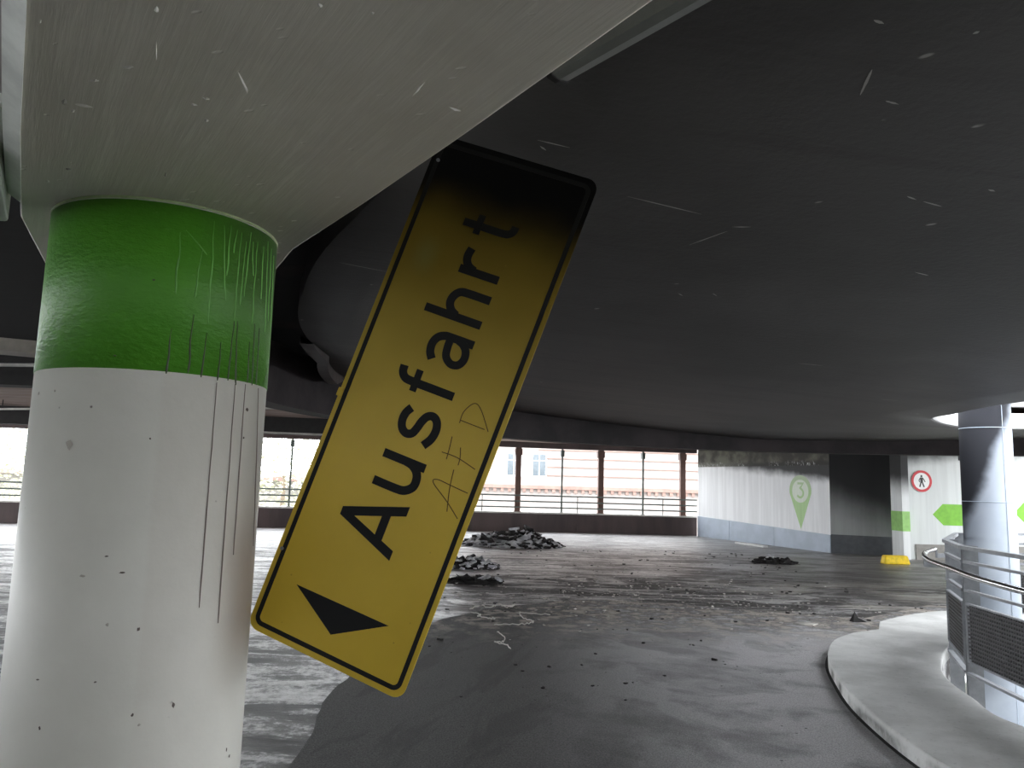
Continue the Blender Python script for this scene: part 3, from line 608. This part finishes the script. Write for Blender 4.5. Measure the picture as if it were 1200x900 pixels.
# ------------------------------------------------------------------ well railing
rl = thing('railing', 'galvanised steel railing with dark grating panels round the light well', 'railing')
RP = [(3.46, 4.6), (3.62, 6.22), (3.97, 7.08), (4.82, 8.38), (5.9, 8.86), (7.1, 8.4), (7.75, 7.0), (7.1, 5.15), (5.5, 4.12), (4.2, 4.1)]
NP = len(RP)
for i in range(NP):
    p = Vector((*RP[i], 0)); q = Vector((*RP[(i + 1) % NP], 0)); o_ = Vector((*RP[i - 1], 0))
    tn = ((q - p).normalized() + (p - o_).normalized()).normalized(); nr = Vector((tn.y, -tn.x, 0))
    inw = Vector((5.8, 6.7, 0)) - p
    if nr.dot(inw) < 0: nr = -nr
    pm = MB()
    for s2 in (-1, 1):
        pm.beam(p + tn * .022 * s2 + nr * .05 + Vector((0, 0, -.22)), p + tn * .022 * s2 + nr * .05 + Vector((0, 0, 1.22)), .11, .008, up=tn)
    pm.build('post', 'steel', rl)
    d = (q - p).normalized(); L = (q - p).length
    zr = Vector((0, 0, 1))
    MB().beam(p + zr * 1.205, q + zr * 1.205, .05, .028).build('top_rail', 'steel', rl)
    for zz in (1.095, .985, .875): MB().beam(p + zr * zz + d * .03, q + zr * zz - d * .03, .03, .02).build('rail', 'steel', rl)
    MB().beam(p + zr * .245 + d * .03, q + zr * .245 - d * .03, .04, .02).build('low_rail', 'steel', rl)
    fr_ = MB()
    for zz in (.335, .775): fr_.beam(p + zr * zz + d * .05, q + zr * zz - d * .05, .03, .012)
    for e_ in (p + d * .05, q - d * .05): fr_.beam(e_ + zr * .33, e_ + zr * .78, .03, .012, up=d)
    fr_.build('panel_frame', 'steel', rl)
    gt = MB(); nh = 15
    for k in range(1, nh): gt.beam(p + zr * (.335 + .44 * k / nh) + d * .055, q + zr * (.335 + .44 * k / nh) - d * .055, .014, .011)
    nv = int((L - .11) / .032)
    for k in range(1, nv):
        e_ = p + d * (.055 + (L - .11) * k / nv); gt.beam(e_ + zr * .335, e_ + zr * .775, .010, .015, up=d)
    gt.build('grating', 'grating', rl, kind='stuff')
hr = spline([(3.05, 4.0), (3.10, 4.68), (3.24, 5.42), (3.44, 6.08), (3.62, 6.68), (3.84, 7.2), (4.12, 7.70), (4.50, 8.22)], 8, closed=False)
MB().tube([(x, y, 1.05) for x, y in hr], .021, 12).build('handrail', 'stainless', rl, smooth=True)
for a, b_ in (((3.62, 6.22), (3.46, 6.16)), ((3.97, 7.08), (3.80, 7.12)), ((4.82, 8.38), (4.50, 8.20)), ((3.46, 4.6), (3.10, 4.65))):
    m = MB(); m.beam((*a, .985), (*b_, .985), .012, .045); m.beam((*b_, .965), (*b_, 1.04), .02, .012); m.build('bracket', 'steel', rl)
m = MB()
for k, (x, y) in enumerate(((3.62, 6.22), (3.97, 7.08))):
    m.cyl((0, 0), .011, 0, .02, 8); 
# ------------------------------------------------------------------ far facade posts and parapet rail
def at_fac(x):
    for p, q in zip(FA, FA[1:]):
        if p[0] <= x <= q[0]: return p[1] + (q[1] - p[1]) * (x - p[0]) / (q[0] - p[0])
for x, nm, lab in ((.30, 'thick', 'broad brown steel post on the far parapet, nearest the yellow sign'), (3.21, 'thick', 'broad brown steel post on the far parapet, the middle one in the opening'), (6.12, 'thick', 'broad brown steel post on the far parapet, beside the white wall'),
                   (1.84, 'thin', 'slim grey post on the far parapet between the first and second broad posts'), (4.71, 'thin', 'slim grey post on the far parapet between the second and third broad posts'), (-7.14, 'thin', 'slim green grey post with a boxy head in the gap between column and sign'), (-12.0, 'thin2', None)):
    if lab is None: continue
    Y = at_fac(x) + .14; t = thing('steel_post', lab, 'post', (x, Y, .67), 0, 'posts on the far parapet')
    wd = .19 if nm == 'thick' else .055
    MB().box((0, 0, 1.1), (wd, .12 if nm == 'thick' else .05, 2.2), .19).build('shaft', 'brown_steel' if nm == 'thick' else 'green_steel', t)
    MB().box((0, 0, 2.05), (wd + .06, .16, .22), .19).build('head', 'brown_steel' if nm == 'thick' else 'green_steel', t)
    MB().box((0, 0, .01), (wd + .05, .14, .02), .19).build('foot_plate', 'brown_steel' if nm == 'thick' else 'green_steel', t)
pr_ = thing('parapet_railing', 'thin grey three-bar railing running along the far parapet', 'railing')
for zz in (1.23, 1.03, .83):
    MB().tube([(p[0], p[1] + .02, zz) for p in FA], .026, 6).build('rail', 'green_steel', pr_)
for x in (-18, -14.7, -11, -3.6, -.9, 2.4, 5.4):
    MB().box((x, at_fac(x) + .03, .95), (.03, .03, .6)).build('stanchion', 'green_steel', pr_)

# ------------------------------------------------------------------ ceiling fittings
d = Vector((.628, -.777, 0)).normalized(); s0 = Vector((.103, 2.15, 0)); zb = 2.79
bt = thing('batten_light', 'dead fluorescent batten light on the black ceiling beside the girder', 'lamp', (0, 0, 0))
m = MB(); prof = [(-.05, .08), (-.05, .03), (-.03, .005), (0, 0), (.03, .005), (.05, .03), (.05, .08)]
sd = Vector((-d.y, d.x, 0)) * -1
vs = []
for t in (0.02, 1.25):
    for a, h in prof: q = s0 + d * t + sd * -a; vs.append((q.x, q.y, zb + h))
n = len(prof)
m.add(vs, [(i, (i + 1) % n, n + (i + 1) % n, n + i) for i in range(n)] + [tuple(range(n)), tuple(range(2 * n - 1, n - 1, -1))]); m.build('diffuser', 'lamp', bt, smooth=False)
for t in (0, 1.25):
    m = MB(); vs = []
    for tt in (t, t + .02):
        for a, h in prof: q = s0 + d * tt + sd * -a * 1.06; vs.append((q.x, q.y, zb + (h - .08) * 1.06 + .08))
    m.add(vs, [(i, (i + 1) % n, n + (i + 1) % n, n + i) for i in range(n)] + [tuple(range(n)), tuple(range(2 * n - 1, n - 1, -1))]); m.build('end_cap', 'shade', bt)
jb = thing('duct_box', 'grey green metal box hung beside the girder at the left edge', 'box', (-1.2, 1.5, 2.15))
MB().prism([(.06, .165), (.24, -.145), (-.3, -.32), (-.5, .12)], 0, .12).build('body', 'box', jb, bev=.006)
MB().prism([(.055, .175), (.25, -.155), (.21, -.165), (.03, .155)], .12, .14).build('lid_lip', 'girder_edge', jb)
MB().beam((-.2, -.05, .12), (-.2, -.05, .91), .03, .01, up=Vector((1, 0, 0))).build('hanger', 'box', jb)
ct = thing('cable_tray', 'pale flat cable tray crossing under the black ceiling left of the column', 'cable tray')
MB().beam((-9.5, 3.9, 2.655), (-2.72, 7.45, 2.655), .30, .11).build('tray', 'tray', ct)
for t in (.2, .55, .9): 
    q = Vector((-9.5, 3.9, 2.71)).lerp(Vector((-2.72, 7.45, 2.71)), t); MB().beam(q, (q.x, q.y, 3.055), .03, .03, up=Vector((1, 0, 0))).build('hanger', 'shade', ct)
for pts, lab in (([(-14, 10.2, 2.84), (-3.2, 8.7, 2.84)], 'pale thin conduit under the ceiling just below the cable tray'), ([(-14, 17.2, 2.86), (-3.0, 13.6, 2.86)], 'pale thin conduit crossing below the board-marked ceiling'), ([(-14, 17.37, 2.70), (-1.5, 19.3, 2.66)], 'pale thin conduit fixed along the dark beam before the far opening')):
    t = thing('conduit', lab, 'pipe', group='conduits under the left ceiling'); MB().tube(pts, .022, 8).build('pipe', 'pipe', t)
    if pts[0][1] != 17.37:
        for f in (.3, .8):
            q = Vector(pts[0]).lerp(Vector(pts[1]), f); MB().beam(q, (q.x, q.y, 3.055), .015, .015, up=Vector((1, 0, 0))).build('clip', 'shade', t)
hb = thing('ceiling_bracket', 'small sooty bracket hanging under the ceiling before the pale wall', 'bracket', (10.6, 18.2, 2.5))
MB().box((0, 0, .22), (.5, .08, .05)).build('arm', 'shade', hb); MB().box((.08, 0, .08), (.12, .08, .24)).build('drop', 'dado_dark', hb); MB().box((-.1, 0, .4), (.05, .05, .34)).build('stem', 'shade', hb)

# ------------------------------------------------------------------ wall sign and yellow block
ws = thing('prohibition_sign', 'round red-rimmed no pedestrians sign on the pale wall', 'sign', (10.62, 19.93, 1.98), math.atan2(.6, 7.8))
def vdisc(r, y0, y1, n=40, cx=0, cz=0, inner=None):
    b = MB(); c0 = [(cx + r * math.cos(2 * PI * i / n), cz + r * math.sin(2 * PI * i / n)) for i in range(n)]
    if inner is None:
        vs = [(p[0], y0, p[1]) for p in c0] + [(p[0], y1, p[1]) for p in c0]
        return b.add(vs, [(i, (i + 1) % n, n + (i + 1) % n, n + i) for i in range(n)] + [tuple(range(n)), tuple(range(2 * n - 1, n - 1, -1))])
    c1 = [(cx + inner * math.cos(2 * PI * i / n), cz + inner * math.sin(2 * PI * i / n)) for i in range(n)]
    vs = [(p[0], yy, p[1]) for yy in (y0, y1) for p in c0 + c1]; fs = []
    for i in range(n):
        k = (i + 1) % n; fs += [(i, k, n + k, n + i), (2 * n + i, 3 * n + i, 3 * n + k, 2 * n + k), (i, 2 * n + i, 2 * n + k, k), (n + i, n + k, 3 * n + k, 3 * n + i)]
    return b.add(vs, fs)
vdisc(.275, -.022, 0).build('disc', 'white', ws)
vdisc(.278, -.026, -.021, inner=.215).build('red_rim', 'red', ws)
m = vdisc(.027, -.026, -.021, 16, .0, .128)
def seg(p, q, wd):
    b = MB().ribbon([p, q], wd, 0, .005); m.add([(x, -.026 + z, y) for x, y, z in b.v], b.f)
seg((0, .095), (.0, -.015), .07); seg((-.01, -.01), (-.055, -.15), .034); seg((.012, -.01), (.062, -.15), .034); seg((-.03, .085), (-.072, .02), .022); seg((-.072, .02), (-.05, -.03), .02); seg((.03, .085), (.07, .03), .022); seg((.07, .03), (.095, -.02), .02)
m.build('pedestrian', 'ink', ws)
yb = thing('kerb_block', 'worn yellow concrete kerb block at the foot of the white pillar', 'block', (9.12, 18.4, 0), .05)
MB().add([(-.31, -.13, 0), (.31, -.13, 0), (.31, .13, 0), (-.31, .13, 0), (-.27, -.09, .2), (.27, -.09, .2), (.27, .09, .2), (-.27, .09, .2)], [(0, 1, 5, 4), (1, 2, 6, 5), (2, 3, 7, 6), (3, 0, 4, 7), (4, 5, 6, 7), (3, 2, 1, 0)]).build('block', 'yellow', yb, bev=.03)
lp = tag(MB().beam((6.98, 23.75, .03), (7.42, 22.45, .03), .16, .05).build('strip', 'white'), 'white strip of trim lying on the floor along the dado', 'strip')

# ------------------------------------------------------------------ debris
def shard_mesh(name, m, sx, sy, sz):
    vs = [(a * sx * random.uniform(.6, 1), b * sy * random.uniform(.6, 1), c * sz * random.uniform(.5, 1)) for a in (-.5, .5) for b in (-.5, .5) for c in (0, 1)]
    b = MB().add(vs, [(0, 1, 3, 2), (4, 6, 7, 5), (0, 4, 5, 1), (2, 3, 7, 6), (0, 2, 6, 4), (1, 5, 7, 3)]); return b
def heap(name, label, c, rx, ry, h, m1, m2, nshard, nbig):
    t = thing(name, label, 'debris', (c[0], c[1], 0), 0, 'debris heaps on the floor'); N = 26; vs = []; fs = []; sd_ = random.random() * 50
    def hz(x, y):
        q = 1 - (x / rx) ** 2 - (y / ry) ** 2
        return max(-.01, h * max(0, q) ** .8 * (.55 + .9 * abs(mn.noise((x * 2.6 / rx * 1.5 + sd_, y * 3 / ry, 0)))) + .05 * h * mn.noise((x * 9, y * 9, sd_)))
    for i in range(N + 1):
        for j in range(N + 1):
            x = rx * (2 * i / N - 1); y = ry * (2 * j / N - 1); vs.append((x, y, hz(x, y)))
    for i in range(N):
        for j in range(N): fs.append((i * (N + 1) + j, (i + 1) * (N + 1) + j, (i + 1) * (N + 1) + j + 1, i * (N + 1) + j + 1))
    MB().add(vs, fs).build('mound', m1, t)
    b = MB()
    for k in range(nshard):
        a = random.random() * 2 * PI; r = random.random() ** .5 * 1.05; x = rx * r * math.cos(a); y = ry * r * math.sin(a); s = random.uniform(.03, .12) * min(1, h * 3 + .3)
        q = shard_mesh('s', m2, s * 2, s, s * .5); E = Matrix.Rotation(random.random() * 6, 3, 'Z') @ Matrix.Rotation(random.uniform(-.8, .8), 3, 'X')
        b.add([Vector((x, y, max(0, hz(x, y)))) + E @ Vector(v) for v in q.v], q.f)
    b.build('small_shards', m2, t, kind='stuff')
    bigs = [shard_mesh('p', m2, .38, .18, .05), shard_mesh('p', m2, .26, .2, .08)]
    for k in range(nbig):
        a = random.random() * 2 * PI; r = random.random() ** .5 * .85; x = rx * r * math.cos(a); y = ry * r * math.sin(a)
        o = bigs[k % 2].build('plate_fragment', 'cinder' if k % 3 else 'ash', t, (x, y, max(0, hz(x, y)) + .01)); o.rotation_euler = (random.uniform(-.7, .7), random.uniform(-.5, .5), random.random() * 6)
        o.scale = [min(1, .4 + h * 2)] * 3
    return t
heap('debris_heap', 'large grey ash and rubble heap before the far parapet', (.1, 20.6), 1.35, .9, .42, 'ash', 'cinder', 260, 22)
heap('debris_heap', 'low blackened debris heap half hidden behind the yellow sign', (-.75, 15.2), .62, .55, .16, 'cinder', 'ash', 90, 8)
heap('debris_heap', 'small flat black debris patch nearest behind the yellow sign', (-.55, 12.9), .5, .4, .08, 'cinder', 'cinder', 60, 6)
heap('debris_heap', 'small black charred heap on the floor before the white wall', (6.05, 17.75), .52, .3, .12, 'cinder', 'cinder', 80, 8)
def scatter(name, label, m, n, area, smin, smax, cat):
    b = MB(); k = 0
    while k < n:
        x, y = area(); s = smin + (smax - smin) * random.random() ** 2.5
        q = shard_mesh('s', m, s * 1.5, s, s * .5); E = Matrix.Rotation(random.random() * 6, 3, 'Z')
        b.add([Vector((x, y, .009)) + E @ Vector(v) for v in q.v], q.f); k += 1
    return tag(b.build(name, m), label, cat, kind='stuff')
def ar1(): return (random.gauss(1.6, 1.6), random.gauss(12.6, 1.6))
def ar2(): return (random.gauss(2.6, 1.3), random.gauss(10.6, .9))
def ar3():
    while True:
        p = (random.uniform(-.8, 6), random.uniform(6, 20))
        if not (p[0] > 2.2 and p[1] < 9.2): return p
scatter('crumbs', 'pale crumbs of fallen plaster strewn across the burnt floor', 'crumb', 900, ar1, .005, .034, 'debris')
scatter('crumbs', 'fine pale grit scattered at the far edge of the asphalt lane', 'crumb', 600, ar2, .005, .03, 'debris')
scatter('cinders', 'small black cinders scattered over the lane and floor', 'cinder', 420, ar3, .008, .045, 'debris')
def wire(label, pts, r=.006):
    z = [(x, y, .018 + .02 * random.random()) for x, y in spline(pts, 6, closed=False)]
    return tag(MB().tube(z, r, 6).build('wire', 'wire', smooth=True), label, 'wire')
wire('crumpled pale wire tangle at the top edge of the asphalt lane', [(-.45, 10.0), (-.32, 10.25), (-.2, 10.1), (-.1, 10.4), (.02, 10.2), (.12, 10.42), (-.05, 10.28)], .008)
wire('short bent piece of pale wire left of the long curled wire', [(-.42, 9.75), (-.3, 9.6), (-.33, 9.45), (-.22, 9.38), (-.12, 9.3)], .007)
wire('long curled pale wire lying on the dark asphalt', [(.55, 9.75), (.32, 9.7), (.18, 9.78), (.22, 9.4), (.33, 9.2), (.25, 9.05), (.05, 8.98), (-.12, 8.9)], .0055)
wire('pale hooked wire nearest the camera on the asphalt', [(-.08, 8.5), (.0, 8.2), (-.02, 8.0), (-.1, 7.95), (.02, 7.85), (.06, 7.65)], .0055)
bd_ = thing('scrap', 'small upright black scrap lying beside the kerb island', 'debris', (4.42, 9.9, .01))
MB().add([(-.06, 0, 0), (.12, .02, 0), (.1, .1, 0), (-.08, .08, 0), (-.03, .03, .13), (.02, .05, .05)], [(0, 1, 5, 4), (1, 2, 5), (2, 3, 4, 5), (3, 0, 4), (3, 2, 1, 0)]).build('flake', 'cinder', bd_)
tag(MB().prism([(3.5, 9.62), (3.72, 9.55), (3.82, 9.66), (3.6, 9.74)], .01, .025).build('paper_scrap', 'crumb'), 'pale flat scrap of plaster left of the black scrap', 'debris')

# ------------------------------------------------------------------ outside
struct(MB().box((0, 45, -6.2), (160, 90, .4)).build('ground', 'ground'))
bA = thing('building', 'pale stone building with a dentilled brick cornice beyond the far opening', 'building', (8, 55, -6))
MB().box((0, 2, 9), (24, 4, 18)).build('wall', 'facade', bA)
MB().box((0, -.12, 7.45), (24, .3, .25)).build('cornice', 'brick', bA)
for i in range(46): MB().box((-11.6 + i * .52, -.1, 7.2), (.22, .24, .24)).build('dentil', 'brick', bA)
for zz in (8.3, 8.9, 9.5, 10.1): MB().box((3, -.04, zz), (18, .1, .07)).build('string_course', 'brick', bA)
for x in (-10.5, -7.7, -5.9):
    for zz in (9.0, 5.0):
        f = MB().box((x, -.03, zz), (1.1, .1, 1.7)).build('window', 'white', bA); MB().box((x, -.09, zz), (.9, .03, 1.5)).build('pane', 'glass', f)
        MB().box((x, -.11, zz), (.06, .03, 1.5)).box((x, -.11, zz + .3), (.9, .03, .06)).build('mullion', 'white', f)
bB = thing('building', 'low cream building with a red band beyond the left opening', 'building', (-22, 52, -6))
MB().box((0, 2, 4), (28, 4, 8)).build('wall', 'facade2', bB); MB().box((0, -.1, 7.5), (28.3, 4.4, .25)).build('red_band', 'brick', bB)
def tree(label, x, y, h):
    t = thing('tree', label, 'tree', (x, y, -6)); MB().cyl((0, 0), .22, 0, h * .7, 10, .1).build('trunk', 'bark', t)
    b = MB()
    for k in range(1800):
        a = random.random() * 2 * PI; u = random.uniform(-1, 1); r = random.random() ** .33; c = Vector((2.6 * r * math.cos(a) * math.sqrt(1 - u * u), 2.6 * r * math.sin(a) * math.sqrt(1 - u * u), h * .72 + h * .33 * r * u))
        E = Matrix.Rotation(random.random() * 6, 3, 'Z') @ Matrix.Rotation(random.random() * 3, 3, 'X')
        b.add([c + E @ Vector(v) for v in ((-.13, 0, 0), (0, -.08, .02), (.13, 0, 0), (0, .08, .02))], [(0, 1, 2, 3)])
    b.build('foliage', 'leaf', t, kind='stuff')
tree('pale yellowish tree seen past the left edge of the front column', -27, 40, 11)
tree('pale yellowish tree seen between the front column and the yellow sign', -12.5, 43, 11)
